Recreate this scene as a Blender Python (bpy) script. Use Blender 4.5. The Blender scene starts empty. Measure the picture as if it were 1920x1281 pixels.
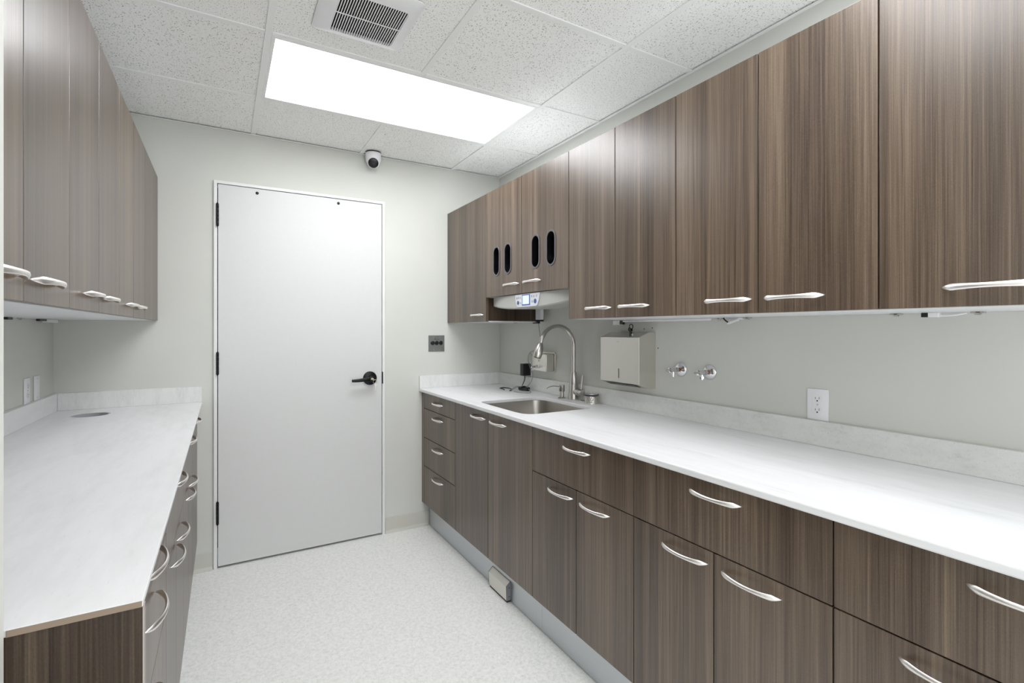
import bpy, bmesh, math, random
from mathutils import Vector, Matrix
random.seed(7)
C = bpy.context.scene.collection
sc = bpy.context.scene

# ------------------------------------------------------------------ camera, world, exposure
cam = bpy.data.cameras.new('camera'); cam.sensor_width = 36.0; cam.lens = 928.95 / 1920 * 36
cam.shift_y = -21.57 / 1920; cam.clip_start = 0.01
co = bpy.data.objects.new('camera', cam); C.objects.link(co)
co.location = (0, -3.2165, 1.3298); co.rotation_euler = (math.radians(90), 0, math.radians(-30.2141))
sc.camera = co
w = bpy.data.worlds.new('world'); sc.world = w; w.use_nodes = True
w.node_tree.nodes['Background'].inputs[0].default_value = (0.96, 0.98, 1.0, 1)
w.node_tree.nodes['Background'].inputs[1].default_value = 2.3  # even fill light, added; comes in through the room's open rear end
sc.view_settings.view_transform = 'Standard'; sc.view_settings.look = 'None'
sc.view_settings.exposure = 0.22; sc.view_settings.gamma = 1.0; sc.view_settings.use_curve_mapping = False
PANEL = 9.3          # radiance of the ceiling light diffusers
REAR = 7.5           # the same lights in the space behind the camera

# ------------------------------------------------------------------ materials
def lin(c):
    return tuple(((v / 255) / 12.92 if v / 255 <= 0.04045 else ((v / 255 + 0.055) / 1.055) ** 2.4) for v in c) + (1,)
def mat(name, rgb, rough=0.5, metal=0.0, spec=0.5, emit=None, es=0.0, coat=0.0, var=0.0, vs=40.0):
    m = bpy.data.materials.new(name); m.use_nodes = True; nt = m.node_tree; b = nt.nodes['Principled BSDF']
    col = lin(rgb)
    b.inputs['Base Color'].default_value = col; b.inputs['Roughness'].default_value = rough
    b.inputs['Metallic'].default_value = metal; b.inputs['Specular IOR Level'].default_value = spec
    b.inputs['Coat Weight'].default_value = coat
    if emit: b.inputs['Emission Color'].default_value = lin(emit); b.inputs['Emission Strength'].default_value = es
    # faint procedural variation
    tc = nt.nodes.new('ShaderNodeTexCoord'); n = nt.nodes.new('ShaderNodeTexNoise'); n.inputs['Scale'].default_value = vs
    nt.links.new(tc.outputs['Object'], n.inputs['Vector'])
    mx = nt.nodes.new('ShaderNodeMix'); mx.data_type = 'RGBA'
    v = max(var, 0.02)
    mx.inputs['A'].default_value = tuple(c * (1 - v) for c in col[:3]) + (1,)
    mx.inputs['B'].default_value = tuple(min(1, c * (1 + v)) for c in col[:3]) + (1,)
    nt.links.new(n.outputs['Fac'], mx.inputs['Factor']); nt.links.new(mx.outputs['Result'], b.inputs['Base Color'])
    return m
def nd(nt, t, **k):
    n = nt.nodes.new(t)
    for a, v in k.items():
        if a in n.inputs: n.inputs[a].default_value = v
        else: setattr(n, a, v)
    return n
def stretched(nt, src, scale, detail=3, rough=0.55, nscale=1.0):
    mp = nd(nt, 'ShaderNodeMapping'); mp.inputs['Scale'].default_value = scale
    nt.links.new(src, mp.inputs['Vector'])
    n = nd(nt, 'ShaderNodeTexNoise'); n.inputs['Scale'].default_value = nscale
    n.inputs['Detail'].default_value = detail; n.inputs['Roughness'].default_value = rough
    nt.links.new(mp.outputs['Vector'], n.inputs['Vector'])
    return n.outputs['Fac']
def ramp(nt, fac, stops):
    r = nd(nt, 'ShaderNodeValToRGB'); e = r.color_ramp.elements
    while len(e) < len(stops): e.new(0.5)
    for i, (p, c) in enumerate(stops): e[i].position = p; e[i].color = c
    nt.links.new(fac, r.inputs['Fac']); return r.outputs['Color']
def math_(nt, op, a, b=None, c=None):
    n = nt.nodes.new('ShaderNodeMath'); n.operation = op
    for i, v in enumerate((a, b, c)):
        if v is None: continue
        if isinstance(v, (int, float)): n.inputs[i].default_value = v
        else: nt.links.new(v, n.inputs[i])
    return n.outputs[0]
def obj_rand_coord(nt):
    tc = nd(nt, 'ShaderNodeTexCoord'); oi = nd(nt, 'ShaderNodeObjectInfo')
    ad = nd(nt, 'ShaderNodeVectorMath', operation='ADD'); sc_ = nd(nt, 'ShaderNodeVectorMath', operation='SCALE')
    cb = nd(nt, 'ShaderNodeCombineXYZ')
    for i in range(3): nt.links.new(oi.outputs['Random'], cb.inputs[i])
    nt.links.new(cb.outputs[0], sc_.inputs[0]); sc_.inputs['Scale'].default_value = 37.0
    nt.links.new(tc.outputs['Object'], ad.inputs[0]); nt.links.new(sc_.outputs[0], ad.inputs[1])
    return ad.outputs[0]
def wood_mat(name, k=1.0, spec=0.85):
    m = bpy.data.materials.new(name); m.use_nodes = True; nt = m.node_tree; b = nt.nodes['Principled BSDF']
    v = obj_rand_coord(nt)
    coarse = stretched(nt, v, (9, 9, 0.2), 2, 0.5)
    band = stretched(nt, v, (40, 40, 0.4), 3, 0.6)
    mid = stretched(nt, v, (120, 120, 0.9), 3, 0.6)
    fine = stretched(nt, v, (330, 330, 2.5), 3, 0.65)
    weave = stretched(nt, v, (500, 500, 260), 2, 0.6)
    s = math_(nt, 'MULTIPLY', coarse, 0.25)
    s = math_(nt, 'MULTIPLY_ADD', band, 0.17, s)
    s = math_(nt, 'MULTIPLY_ADD', mid, 0.22, s)
    s = math_(nt, 'MULTIPLY_ADD', fine, 0.28, s)
    s = math_(nt, 'MULTIPLY_ADD', weave, 0.08, s)
    def c(r, g, bb): 
        l = lin((r, g, bb)); return (l[0] * k, l[1] * k, l[2] * k, 1)
    col = ramp(nt, s, [(0.40, c(55, 43, 34)), (0.47, c(79, 65, 53)), (0.53, c(97, 82, 68)), (0.61, c(122, 106, 89))])
    nt.links.new(col, b.inputs['Base Color'])
    b.inputs['Roughness'].default_value = 0.36
    rr = math_(nt, 'MULTIPLY_ADD', fine, 0.12, 0.24); nt.links.new(rr, b.inputs['Roughness'])
    b.inputs['Specular IOR Level'].default_value = spec
    bp = nd(nt, 'ShaderNodeBump', Strength=0.12, Distance=0.0006); nt.links.new(fine, bp.inputs['Height'])
    nt.links.new(bp.outputs[0], b.inputs['Normal'])
    return m
def worktop_mat(name, scale, base=(225, 225, 226), dark=(202, 203, 203), rough=0.4, spk_v=0.93):
    m = bpy.data.materials.new(name); m.use_nodes = True; nt = m.node_tree; b = nt.nodes['Principled BSDF']
    tc = nd(nt, 'ShaderNodeTexCoord'); v = tc.outputs['Object']
    a = stretched(nt, v, scale, 6, 0.62)
    f = stretched(nt, v, tuple(x * 5 for x in scale), 4, 0.6)
    s = math_(nt, 'MULTIPLY_ADD', f, 0.35, math_(nt, 'MULTIPLY', a, 0.65))
    col = ramp(nt, s, [(0.30, lin(dark)), (0.42, lin(tuple((x + y) / 2 + 5 for x, y in zip(base, dark)))), (0.56, lin(base))])
    # tiny grey specks
    sp = stretched(nt, v, tuple(x * 26 for x in scale), 1, 0.5)
    spk = ramp(nt, sp, [(0.22, (spk_v, spk_v, spk_v, 1)), (0.33, (1, 1, 1, 1))])
    mx = nd(nt, 'ShaderNodeMix', data_type='RGBA', blend_type='MULTIPLY'); mx.inputs['Factor'].default_value = 1
    nt.links.new(col, mx.inputs['A']); nt.links.new(spk, mx.inputs['B'])
    nt.links.new(mx.outputs['Result'], b.inputs['Base Color'])
    b.inputs['Roughness'].default_value = rough; b.inputs['Specular IOR Level'].default_value = 0.4
    return m
def tile_mat():
    m = bpy.data.materials.new('mineral_fibre_tile'); m.use_nodes = True; nt = m.node_tree; b = nt.nodes['Principled BSDF']
    v = obj_rand_coord(nt)
    a = stretched(nt, v, (210, 145, 145), 3, 0.65)
    f = stretched(nt, v, (420, 300, 300), 2, 0.6)
    hole = ramp(nt, a, [(0.365, (0.33, 0.31, 0.28, 1)), (0.40, (1, 1, 1, 1))])
    pin = ramp(nt, f, [(0.28, (0.6, 0.59, 0.57, 1)), (0.36, (1, 1, 1, 1))])
    mx = nd(nt, 'ShaderNodeMix', data_type='RGBA', blend_type='MULTIPLY'); mx.inputs['Factor'].default_value = 1
    nt.links.new(hole, mx.inputs['A']); nt.links.new(pin, mx.inputs['B'])
    m2 = nd(nt, 'ShaderNodeMix', data_type='RGBA', blend_type='MULTIPLY'); m2.inputs['Factor'].default_value = 1
    nt.links.new(mx.outputs['Result'], m2.inputs['A']); m2.inputs['B'].default_value = lin((247, 247, 245))
    nt.links.new(m2.outputs['Result'], b.inputs['Base Color'])
    b.inputs['Roughness'].default_value = 0.95; b.inputs['Specular IOR Level'].default_value = 0.1
    bp = nd(nt, 'ShaderNodeBump', Strength=0.5, Distance=0.0015); nt.links.new(a, bp.inputs['Height']); nt.links.new(bp.outputs[0], b.inputs['Normal'])
    return m
def floor_mat():
    m = bpy.data.materials.new('speckled_vinyl'); m.use_nodes = True; nt = m.node_tree; b = nt.nodes['Principled BSDF']
    tc = nd(nt, 'ShaderNodeTexCoord'); v = tc.outputs['Object']
    a = stretched(nt, v, (70, 70, 70), 5, 0.7)
    f = stretched(nt, v, (230, 230, 230), 3, 0.7)
    s = math_(nt, 'MULTIPLY_ADD', f, 0.45, math_(nt, 'MULTIPLY', a, 0.55))
    col = ramp(nt, s, [(0.34, lin((200, 201, 197))), (0.46, lin((224, 225, 222))), (0.60, lin((238, 238, 235)))])
    nt.links.new(col, b.inputs['Base Color']); b.inputs['Roughness'].default_value = 0.5
    b.inputs['Specular IOR Level'].default_value = 0.35
    bp = nd(nt, 'ShaderNodeBump', Strength=0.15, Distance=0.0005); nt.links.new(f, bp.inputs['Height']); nt.links.new(bp.outputs[0], b.inputs['Normal'])
    return m
def metal_mat(name, rgb, rough, aniso_dir=(3, 200, 200), amt=0.12):
    m = bpy.data.materials.new(name); m.use_nodes = True; nt = m.node_tree; b = nt.nodes['Principled BSDF']
    tc = nd(nt, 'ShaderNodeTexCoord'); s = stretched(nt, tc.outputs['Object'], aniso_dir, 3, 0.6)
    b.inputs['Base Color'].default_value = lin(rgb); b.inputs['Metallic'].default_value = 1.0
    nt.links.new(math_(nt, 'MULTIPLY_ADD', s, amt, rough), b.inputs['Roughness'])
    return m
def wall_mat(name, rgb):
    m = bpy.data.materials.new(name); m.use_nodes = True; nt = m.node_tree; b = nt.nodes['Principled BSDF']
    tc = nd(nt, 'ShaderNodeTexCoord'); s = stretched(nt, tc.outputs['Object'], (3, 3, 3), 3, 0.6)
    o = stretched(nt, tc.outputs['Object'], (240, 240, 240), 3, 0.6)
    c0 = lin(rgb); col = ramp(nt, s, [(0.3, tuple(x * 0.985 for x in c0[:3]) + (1,)), (0.7, tuple(x * 1.015 for x in c0[:3]) + (1,))])
    nt.links.new(col, b.inputs['Base Color']); b.inputs['Roughness'].default_value = 0.62; b.inputs['Specular IOR Level'].default_value = 0.25
    bp = nd(nt, 'ShaderNodeBump', Strength=0.12, Distance=0.0006); nt.links.new(o, bp.inputs['Height']); nt.links.new(bp.outputs[0], b.inputs['Normal'])
    return m
WOOD = wood_mat('walnut_laminate'); WOOD_SHADED = wood_mat('walnut_laminate_shaded', 0.5, 0.25)  # second one: darker, duller copy of the door laminate, shade put into its colour
WT_R = worktop_mat('worktop_right', (9, 1.3, 9)); WT_L = worktop_mat('worktop_left', (7, 1.6, 7))
SPLASH = worktop_mat('splash_right', (16, 12, 20), (219, 220, 217), (196, 197, 192), 0.5, 0.6)
SPLASH_B = worktop_mat('splash_back', (24, 24, 6), (226, 227, 226), (200, 201, 199), 0.5, 0.8)
TILE = tile_mat(); FLOOR = floor_mat()
WALL = wall_mat('grey_green_paint', (206, 207, 201)); 
DOORP = mat('white_door_paint', (209, 210, 209), 0.45); TRIMW = mat('white_trim_paint', (225, 226, 225), 0.4)
GRID = mat('grid_bar_white', (240, 241, 239), 0.5); WHITE = mat('white_plastic', (232, 232, 234), 0.35)
MELA = mat('white_melamine', (226, 228, 230), 0.35); BASEB = mat('vinyl_baseboard', (197, 196, 188), 0.45)
BLACK = mat('black_plastic', (14, 14, 17), 0.35); DARK = mat('black_interior', (8, 8, 10), 0.8, spec=0.1)
BMETAL = mat('black_hardware', (12, 12, 13), 0.35, 0.0, 0.3)
DIFF = mat('light_diffuser', (245, 247, 248), 0.6, emit=(251, 252, 255), es=PANEL)
DIFF2 = mat('light_diffuser_rear', (245, 247, 248), 0.6, emit=(251, 252, 255), es=REAR)
NICKEL = metal_mat('brushed_nickel', (198, 195, 190), 0.24); HANDLE = metal_mat('satin_handle', (246, 243, 240), 0.34, amt=0.05)
STEEL = metal_mat('brushed_steel', (222, 219, 212), 0.32, (200, 200, 3)); SINKM = metal_mat('sink_steel', (178, 174, 168), 0.27, (3, 3, 200))
CHROME = metal_mat('chrome', (225, 225, 228), 0.05, amt=0.02); COPPER = metal_mat('copper', (160, 92, 62), 0.35)
ALU = metal_mat('brushed_aluminium', (200, 203, 206), 0.36, (200, 3, 200)); SWPL = metal_mat('switch_plate_steel', (140, 140, 138), 0.42, (3, 3, 200))
GREYH = mat('grey_housing', (176, 177, 172), 0.45); PAN = mat('control_panel_white', (214, 216, 222), 0.35)
BLUE = mat('blue_button', (58, 88, 140), 0.4); BLUF = mat('blue_bezel', (66, 92, 160), 0.4)
SCREEN = mat('lit_screen', (190, 205, 240), 0.3, emit=(190, 208, 248), es=0.55)
GREY = mat('mid_grey', (120, 122, 126), 0.45); LGREY = mat('light_grey_plastic', (178, 180, 184), 0.4)
RING = mat('oval_bezel', (96, 92, 96), 0.4); TAN = mat('tan_edge_band', (132, 116, 100), 0.5); CABLE = mat('grey_cable', (150, 150, 148), 0.5)
NAVY = mat('dark_rubber', (62, 64, 80), 0.5); BRASS = metal_mat('brass', (205, 196, 172), 0.3); GLOVE = mat('pale_carton', (150, 156, 176), 0.6)

# ------------------------------------------------------------------ mesh helpers
def nb(): return bmesh.new()
def box(bm, x0, x1, y0, y1, z0, z1, bev=0.0, seg=2):
    x0, x1 = sorted((x0, x1)); y0, y1 = sorted((y0, y1)); z0, z1 = sorted((z0, z1))
    t = bmesh.new(); bmesh.ops.create_cube(t, size=1)
    for v in t.verts: v.co = Vector(((x0 + x1) / 2 + v.co.x * (x1 - x0), (y0 + y1) / 2 + v.co.y * (y1 - y0), (z0 + z1) / 2 + v.co.z * (z1 - z0)))
    if bev: bmesh.ops.bevel(t, geom=t.edges[:], offset=bev, segments=seg, affect='EDGES', profile=0.5)
    join(bm, t); return bm
def join(bm, t, M=None):
    if M is not None: t.transform(M)
    me = bpy.data.meshes.new('tmp'); t.to_mesh(me); t.free(); bm.from_mesh(me); bpy.data.meshes.remove(me)
def frame_from(d):
    d = Vector(d).normalized(); up = Vector((0, 0, 1)) if abs(d.z) < 0.95 else Vector((1, 0, 0))
    a = up.cross(d).normalized(); b = d.cross(a); return a, b, d
def lathe(bm, origin, axis, prof, n=28):
    """prof: list of (t along axis, radius)"""
    a, b, d = frame_from(axis); o = Vector(origin); rings = []
    for t, r in prof:
        if r < 1e-6: rings.append([bm.verts.new(o + d * t)])
        else: rings.append([bm.verts.new(o + d * t + a * (r * math.cos(2 * math.pi * i / n)) + b * (r * math.sin(2 * math.pi * i / n))) for i in range(n)])
    for r0, r1 in zip(rings, rings[1:]):
        if len(r0) == 1 and len(r1) == 1: continue
        for i in range(n):
            j = (i + 1) % n
            if len(r0) == 1: f = (r0[0], r1[j], r1[i])
            elif len(r1) == 1: f = (r0[i], r0[j], r1[0])
            else: f = (r0[i], r0[j], r1[j], r1[i])
            try: bm.faces.new(f)
            except ValueError: pass
    for r in (rings[0], rings[-1]):
        if len(r) > 1:
            try: bm.faces.new(r)
            except ValueError: pass
    return bm
def cyl(bm, p0, p1, r0, r1=None, n=24, bev=0.0):
    r1 = r0 if r1 is None else r1; d = Vector(p1) - Vector(p0); L = d.length
    pr = [(0, r0), (L, r1)] if not bev else [(0, r0 - bev), (bev * 0.4, r0 - bev * 0.3), (bev, r0), (L - bev, r1), (L - bev * 0.4, r1 - bev * 0.3), (L, r1 - bev)]
    return lathe(bm, p0, d, pr, n)
def smooth_path(pts, k=8, closed=False):
    P = [Vector(p) for p in pts]; out = []
    n = len(P)
    for i in range(n - 1):
        p0 = P[max(i - 1, 0)]; p1 = P[i]; p2 = P[i + 1]; p3 = P[min(i + 2, n - 1)]
        for j in range(k):
            t = j / k
            out.append(0.5 * ((2 * p1) + (p2 - p0) * t + (2 * p0 - 5 * p1 + 4 * p2 - p3) * t * t + (3 * p1 - p0 - 3 * p2 + p3) * t ** 3))
    out.append(P[-1]); return out
def tube(bm, pts, r, n=10, k=8):
    path = smooth_path(pts, k) if k > 1 else [Vector(p) for p in pts]
    rf = r if callable(r) else (lambda t: r)
    rings = []; a = None
    for i, p in enumerate(path):
        d = (path[min(i + 1, len(path) - 1)] - path[max(i - 1, 0)]).normalized()
        if a is None: a, b, _ = frame_from(d)
        a = (a - d * a.dot(d)).normalized(); b = d.cross(a); rr = rf(i / (len(path) - 1))
        rings.append([bm.verts.new(p + a * (rr * math.cos(2 * math.pi * q / n)) + b * (rr * math.sin(2 * math.pi * q / n))) for q in range(n)])
    for r0, r1 in zip(rings, rings[1:]):
        for i in range(n): bm.faces.new((r0[i], r0[(i + 1) % n], r1[(i + 1) % n], r1[i]))
    bm.faces.new(rings[0][::-1]); bm.faces.new(rings[-1]); return bm
def prism(bm, pts, vec, bev=0.0):
    """extrude a planar polygon (3d points) along vec"""
    t = bmesh.new(); vs = [t.verts.new(p) for p in pts]; f = t.faces.new(vs)
    r = bmesh.ops.extrude_face_region(t, geom=[f]); ev = [e for e in r['geom'] if isinstance(e, bmesh.types.BMVert)]
    bmesh.ops.translate(t, verts=ev, vec=vec); bmesh.ops.recalc_face_normals(t, faces=t.faces[:])
    if bev: bmesh.ops.bevel(t, geom=t.edges[:], offset=bev, segments=2, affect='EDGES', profile=0.5)
    join(bm, t); return bm
def plate(bm, outer, holes, to3, vec):
    """flat plate with holes; outer/holes are 2-d loops, to3 maps (u,v)->3d, vec is the thickness vector"""
    t = bmesh.new(); vec = Vector(vec)
    def loops(off):
        edges = []; allv = []
        for lp in [outer] + holes:
            vs = [t.verts.new(Vector(to3(*p)) + off) for p in lp]
            edges += [t.edges.new((vs[i], vs[(i + 1) % len(vs)])) for i in range(len(vs))]; allv.append(vs)
        bmesh.ops.triangle_fill(t, edges=edges, use_beauty=True); return allv
    A = loops(Vector((0, 0, 0))); B = loops(vec)
    for va, vb in zip(A, B):
        for i in range(len(va)):
            j = (i + 1) % len(va); t.faces.new((va[i], va[j], vb[j], vb[i]))
    bmesh.ops.recalc_face_normals(t, faces=t.faces[:]); join(bm, t); return bm
def rrect(x0, x1, y0, y1, r, n=6):
    out = []
    for cx, cy, a0 in ((x1 - r, y1 - r, 0), (x0 + r, y1 - r, 90), (x0 + r, y0 + r, 180), (x1 - r, y0 + r, 270)):
        for i in range(n + 1):
            a = math.radians(a0 + 90 * i / n); out.append((cx + r * math.cos(a), cy + r * math.sin(a)))
    return out
def circle(cx, cy, r, n=32, ry=None):
    return [(cx + r * math.cos(2 * math.pi * i / n), cy + (ry or r) * math.sin(2 * math.pi * i / n)) for i in range(n)]

WLOC = {}
def thing(name, label, cat, loc=(0, 0, 0), group=None):
    o = bpy.data.objects.new(name, None); C.objects.link(o); o.location = loc; o.empty_display_size = 0.05
    o['label'] = label; o['category'] = cat
    if group: o['group'] = group
    WLOC[o] = Vector(loc); return o
def obj(name, bm, m, parent=None, smooth=False, bevel=0.0, origin=None, auto=35):
    """link a bmesh given in world coordinates as one object (origin at its parent's, or at its own base)"""
    o0 = Vector(origin) if origin is not None else Vector((0, 0, 0))
    if origin is None and len(bm.verts):
        xs = [v.co for v in bm.verts]
        o0 = Vector(((min(v.x for v in xs) + max(v.x for v in xs)) / 2, (min(v.y for v in xs) + max(v.y for v in xs)) / 2, min(v.z for v in xs)))
    bmesh.ops.translate(bm, verts=bm.verts, vec=-o0)
    bmesh.ops.recalc_face_normals(bm, faces=bm.faces[:])
    me = bpy.data.meshes.new(name); bm.to_mesh(me); bm.free()
    me.materials.append(m)
    if smooth:
        for p in me.polygons: p.use_smooth = True
        me.set_sharp_from_angle(angle=math.radians(auto))
    o = bpy.data.objects.new(name, me); C.objects.link(o)
    if parent is not None:
        o.parent = parent; o.location = o0 - WLOC[parent]
    else: o.location = o0
    WLOC[o] = o0
    if bevel:
        md = o.modifiers.new('bevel', 'BEVEL'); md.width = bevel; md.segments = 2; md.limit_method = 'ANGLE'; md.angle_limit = math.radians(40)
    return o
def tag(o, label, cat, group=None):
    o['label'] = label; o['category'] = cat
    if group: o['group'] = group
    return o
def struct(name, bm, m, parent=None, **k):
    o = obj(name, bm, m, parent, **k)
    if parent is None: o['kind'] = 'structure'
    return o
def sbox(name, m, parent, *a, bev=0.0, **k):
    return obj(name, box(nb(), *a, bev=bev), m, parent, **k)

# ------------------------------------------------------------------ calibrated sizes
ZC = 2.4534; XR = 1.7659; XL = -0.7177; ZW = 0.9351; YB = -4.1
XU = 1.3507; XUL = -0.3014; ZU0 = 1.3789; ZU1 = 2.1413
XFR = 1.163; XFL = -0.125; XWR = 1.1422; XWL = -0.1017

# ------------------------------------------------------------------ shell
struct('floor', box(nb(), -1.35, XR + 0.1, YB - 0.1, 0.34, -0.06, 0.0), FLOOR)
DX0, DX1, DZ1 = -0.0300, 0.8915, 2.1475       # door opening
b = nb(); box(b, XL - 0.1, DX0 - 0.004, 0, 0.12, 0, 2.6); box(b, DX1 + 0.004, XR + 0.1, 0, 0.12, 0, 2.6); box(b, DX0 - 0.004, DX1 + 0.004, 0, 0.12, DZ1 + 0.004, 2.6)
struct('wall_back', b, WALL)
wr = struct('wall_right', box(nb(), XR, XR + 0.1, YB, 0, 0, 2.6), WALL, origin=(XR, 0, 0))
for y, z in ((-1.4605, 1.3348), (-1.5125, 1.3398), (-1.5494, 1.2444)):
    obj('screw_hole', cyl(nb(), (XR - 0.0008, y, z), (XR - 0.0001, y, z), 0.0028, n=12), DARK, wr)
struct('wall_left', box(nb(), XL - 0.1, XL, -2.325, 0, 0, 2.6), WALL)
b = nb(); box(b, -1.35, -0.2475, -2.45, -2.3255, 0, 2.6); box(b, -1.35, -0.262, YB, -2.45, 0, 2.6); struct('wall_near_and_shade_block', b, WALL)  # jamb wall, plus an unseen block behind it added to shade the end panel
struct('light_block_beyond_door', box(nb(), -0.3, 1.2, 0.30, 0.34, 0, 2.6), DARK)  # unseen black sheet, added to keep world light out of the door gaps
ceil = struct('ceiling', box(nb(), -1.35, XR + 0.1, YB - 0.1, 0.34, 2.48, 2.6), GRID)
gx = [-1.25, -0.46, 0.147, 0.757, 1.384, XR]
gy = [0, -0.53, -1.137, -1.745, -2.352, -2.96, -3.57, YB]
lights = [(1, 0.147, 1.384, -0.53, -1.137), (4, 0.147, 1.384, -2.352, -2.96)]
HW = 0.012
for j in range(len(gy) - 1):
    for i in range(len(gx) - 1):
        x0, x1, y1, y0 = gx[i], gx[i + 1], gy[j], gy[j + 1]
        if j < 4 and i == 0: x0 = XL
        if any(j == l[0] for l in lights) and i in (2, 3): continue
        vent = (j == 2 and i == 2)
        bx = nb()
        if vent: plate(bx, [(x0 + .006, y0 + .006), (x1 - .006, y0 + .006), (x1 - .006, y1 - .006), (x0 + .006, y1 - .006)], [[(0.33, -1.54), (0.57, -1.54), (0.57, -1.29), (0.33, -1.29)]], lambda u, v: (u, v, ZC + .0035), (0, 0, 0.012))
        else: box(bx, x0 + .005, x1 - .005, y0 + .005, y1 - .005, ZC + .0035, ZC + 0.015)
        obj('ceiling_tile', bx, TILE, ceil)
zb0, zb1 = ZC - 0.002, ZC + 0.003
def bar(x0, x1, y0, y1):
    sbox('grid_bar', GRID, ceil, x0, x1, y0, y1, zb0, zb1, bev=0.0006)
for i in (1, 2, 3, 4):     # runs along y, cut at the lights for the middle line
    x = gx[i]
    if i == 3:
        for a, c in ((0.0, -0.53 + HW), (-1.137 - HW, -2.352 + HW), (-2.96 - HW, YB)): bar(x - HW, x + HW, c, a)
    else: bar(x - HW, x + HW, YB, 0)
for j in range(1, len(gy) - 1):
    y = gy[j]
    for i in range(len(gx) - 1):
        x0, x1 = gx[i] + (HW if i else 0), gx[i + 1] - (HW if i < 4 else 0)
        if j < 4 and i == 0: x0 = XL
        if i == 2 and any(j in (l[0], l[0] + 1) for l in lights): x1 = gx[3] + HW
        bar(x0 + .0004, x1 - .0004, y - HW, y + HW)
for a in ((XL, XR, -0.019, -0.0005), (XR - 0.019, XR - 0.0005, YB, -0.02), (XL + .0005, XL + 0.019, -2.325, -0.02)):
    sbox('wall_angle', GRID, ceil, *a, ZC - 0.003, ZC - 0.0017)
# baseboards (coved vinyl with a small toe)
def baseboard(name, x0, x1):
    pr = [(x0, -0.0005, 0.0005), (x0, -0.016, 0.0005), (x0, -0.0155, 0.003), (x0, -0.009, 0.008), (x0, -0.0045, 0.018), (x0, -0.004, 0.098), (x0, -0.0025, 0.1), (x0, -0.0005, 0.1)]
    struct(name, prism(nb(), pr, (x1 - x0, 0, 0)), BASEB)
baseboard('baseboard_back_right', 0.9135, 1.2095); baseboard('baseboard_back_left', -0.20, -0.0535)

# ------------------------------------------------------------------ door
door = bpy.data.objects.new('door_1', None); C.objects.link(door); door.location = (0.43, 0, 0); door['kind'] = 'structure'; WLOC[door] = Vector((0.43, 0, 0))
b = nb()
box(b, -0.0475, DX0, -0.012, 0.1, 0, 2.164, bev=0.001); box(b, DX1, 0.909, -0.012, 0.1, 0, 2.164, bev=0.001); box(b, DX0, DX1, -0.012, 0.1, DZ1, 2.164, bev=0.001)
obj('door_frame', b, TRIMW, door)
sl = sbox('door_panel', DOORP, door, -0.0262, 0.8880, -0.009, 0.035, 0.012, 2.1440, bev=0.0012)
for x, z in ((0.1678, 2.1188), (0.618, 2.118)):
    obj('closer_bolt', cyl(nb(), (x, -0.012, z), (x, -0.0092, z), 0.0085, n=18, bev=0.001), BMETAL, sl, smooth=True)
for z0 in (0.249, 1.081, 1.909):
    h = nb(); 
    for k in range(5):
        a = z0 + k * 0.0248; cyl(h, (-0.0285, -0.018, a + 0.0004), (-0.0285, -0.018, a + 0.0244), 0.0068, n=16, bev=0.0007)
    box(h, -0.034, -0.0262, -0.0145, -0.0095, z0, z0 + 0.124)
    cyl(h, (-0.0285, -0.018, z0 - 0.004), (-0.0285, -0.018, z0), 0.004, n=12); cyl(h, (-0.0285, -0.018, z0 + 0.124), (-0.0285, -0.018, z0 + 0.128), 0.004, n=12)
    obj('hinge', h, BMETAL, door, smooth=True)
obj('strike_plate', box(nb(), 0.8885, 0.8960, -0.0155, -0.0122, 0.982, 1.059, bev=0.001), BMETAL, door)
b = nb(); lathe(b, (0.8115, -0.0095, 1.021), (0, -1, 0), [(0, 0.0435), (0.006, 0.0435), (0.011, 0.041), (0.014, 0.033), (0.016, 0.019), (0.05, 0.017), (0.058, 0.0155), (0.06, 0.010), (0.06, 0)], 36)
hd = obj('door_handle', b, BMETAL, door, smooth=True)
b = nb()
pts = [(0.815, -0.054, 1.023), (0.785, -0.0555, 1.0195), (0.75, -0.056, 1.0145), (0.72, -0.056, 1.0125), (0.690, -0.055, 1.0125)]
path = smooth_path(pts, 5); prev = None; rings = []
for i, p in enumerate(path):
    t = i / (len(path) - 1); hz = 0.013 - 0.0045 * t; hy = 0.0075 - 0.003 * t
    rings.append([b.verts.new(p + Vector((0, hy * cy, hz * cz))) for cy, cz in ((-1, -.55), (-1, .55), (-.55, 1), (.55, 1), (1, .55), (1, -.55), (.55, -1), (-.55, -1))])
for r0, r1 in zip(rings, rings[1:]):
    for i in range(8): b.faces.new((r0[i], r0[(i + 1) % 8], r1[(i + 1) % 8], r1[i]))
b.faces.new(rings[0]); b.faces.new(rings[-1][::-1])
obj('lever', b, BMETAL, hd, smooth=True)
lc = nb(); cyl(lc, (0.8115, -0.0715, 1.021), (0.8115, -0.0698, 1.021), 0.0075, n=16); obj('lock_face', lc, BRASS, hd)
k = thing('door_key', 'small metal keys on a ring hanging from the black door lever lock', 'keys', (0.8115, -0.073, 1.021))
b = nb(); cyl(b, (0.8115, -0.090, 1.020), (0.8115, -0.0722, 1.020), 0.0035, n=10); lathe(b, (0.8115, -0.0905, 1.019), (1, 0, 0), [(-0.0012, 0.009), (0.0012, 0.009)], 16); obj('key', b, BRASS, k, smooth=True)
b = nb(); tube(b, [(0.8115 + 0.012 + 0.013 * math.cos(a), -0.094, 1.004 + 0.013 * math.sin(a)) for a in [math.radians(q) for q in range(0, 361, 24)]], 0.0011, 6, 2); obj('ring', b, STEEL, k, smooth=True)
b = nb(); cyl(b, (0.8285, -0.0955, 0.986), (0.8285, -0.0935, 0.986), 0.0085, n=14); box(b, 0.8262, 0.8302, -0.0955, -0.0935, 0.942, 0.980, bev=0.0005); obj('spare_key', b, STEEL, k, smooth=True)

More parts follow.
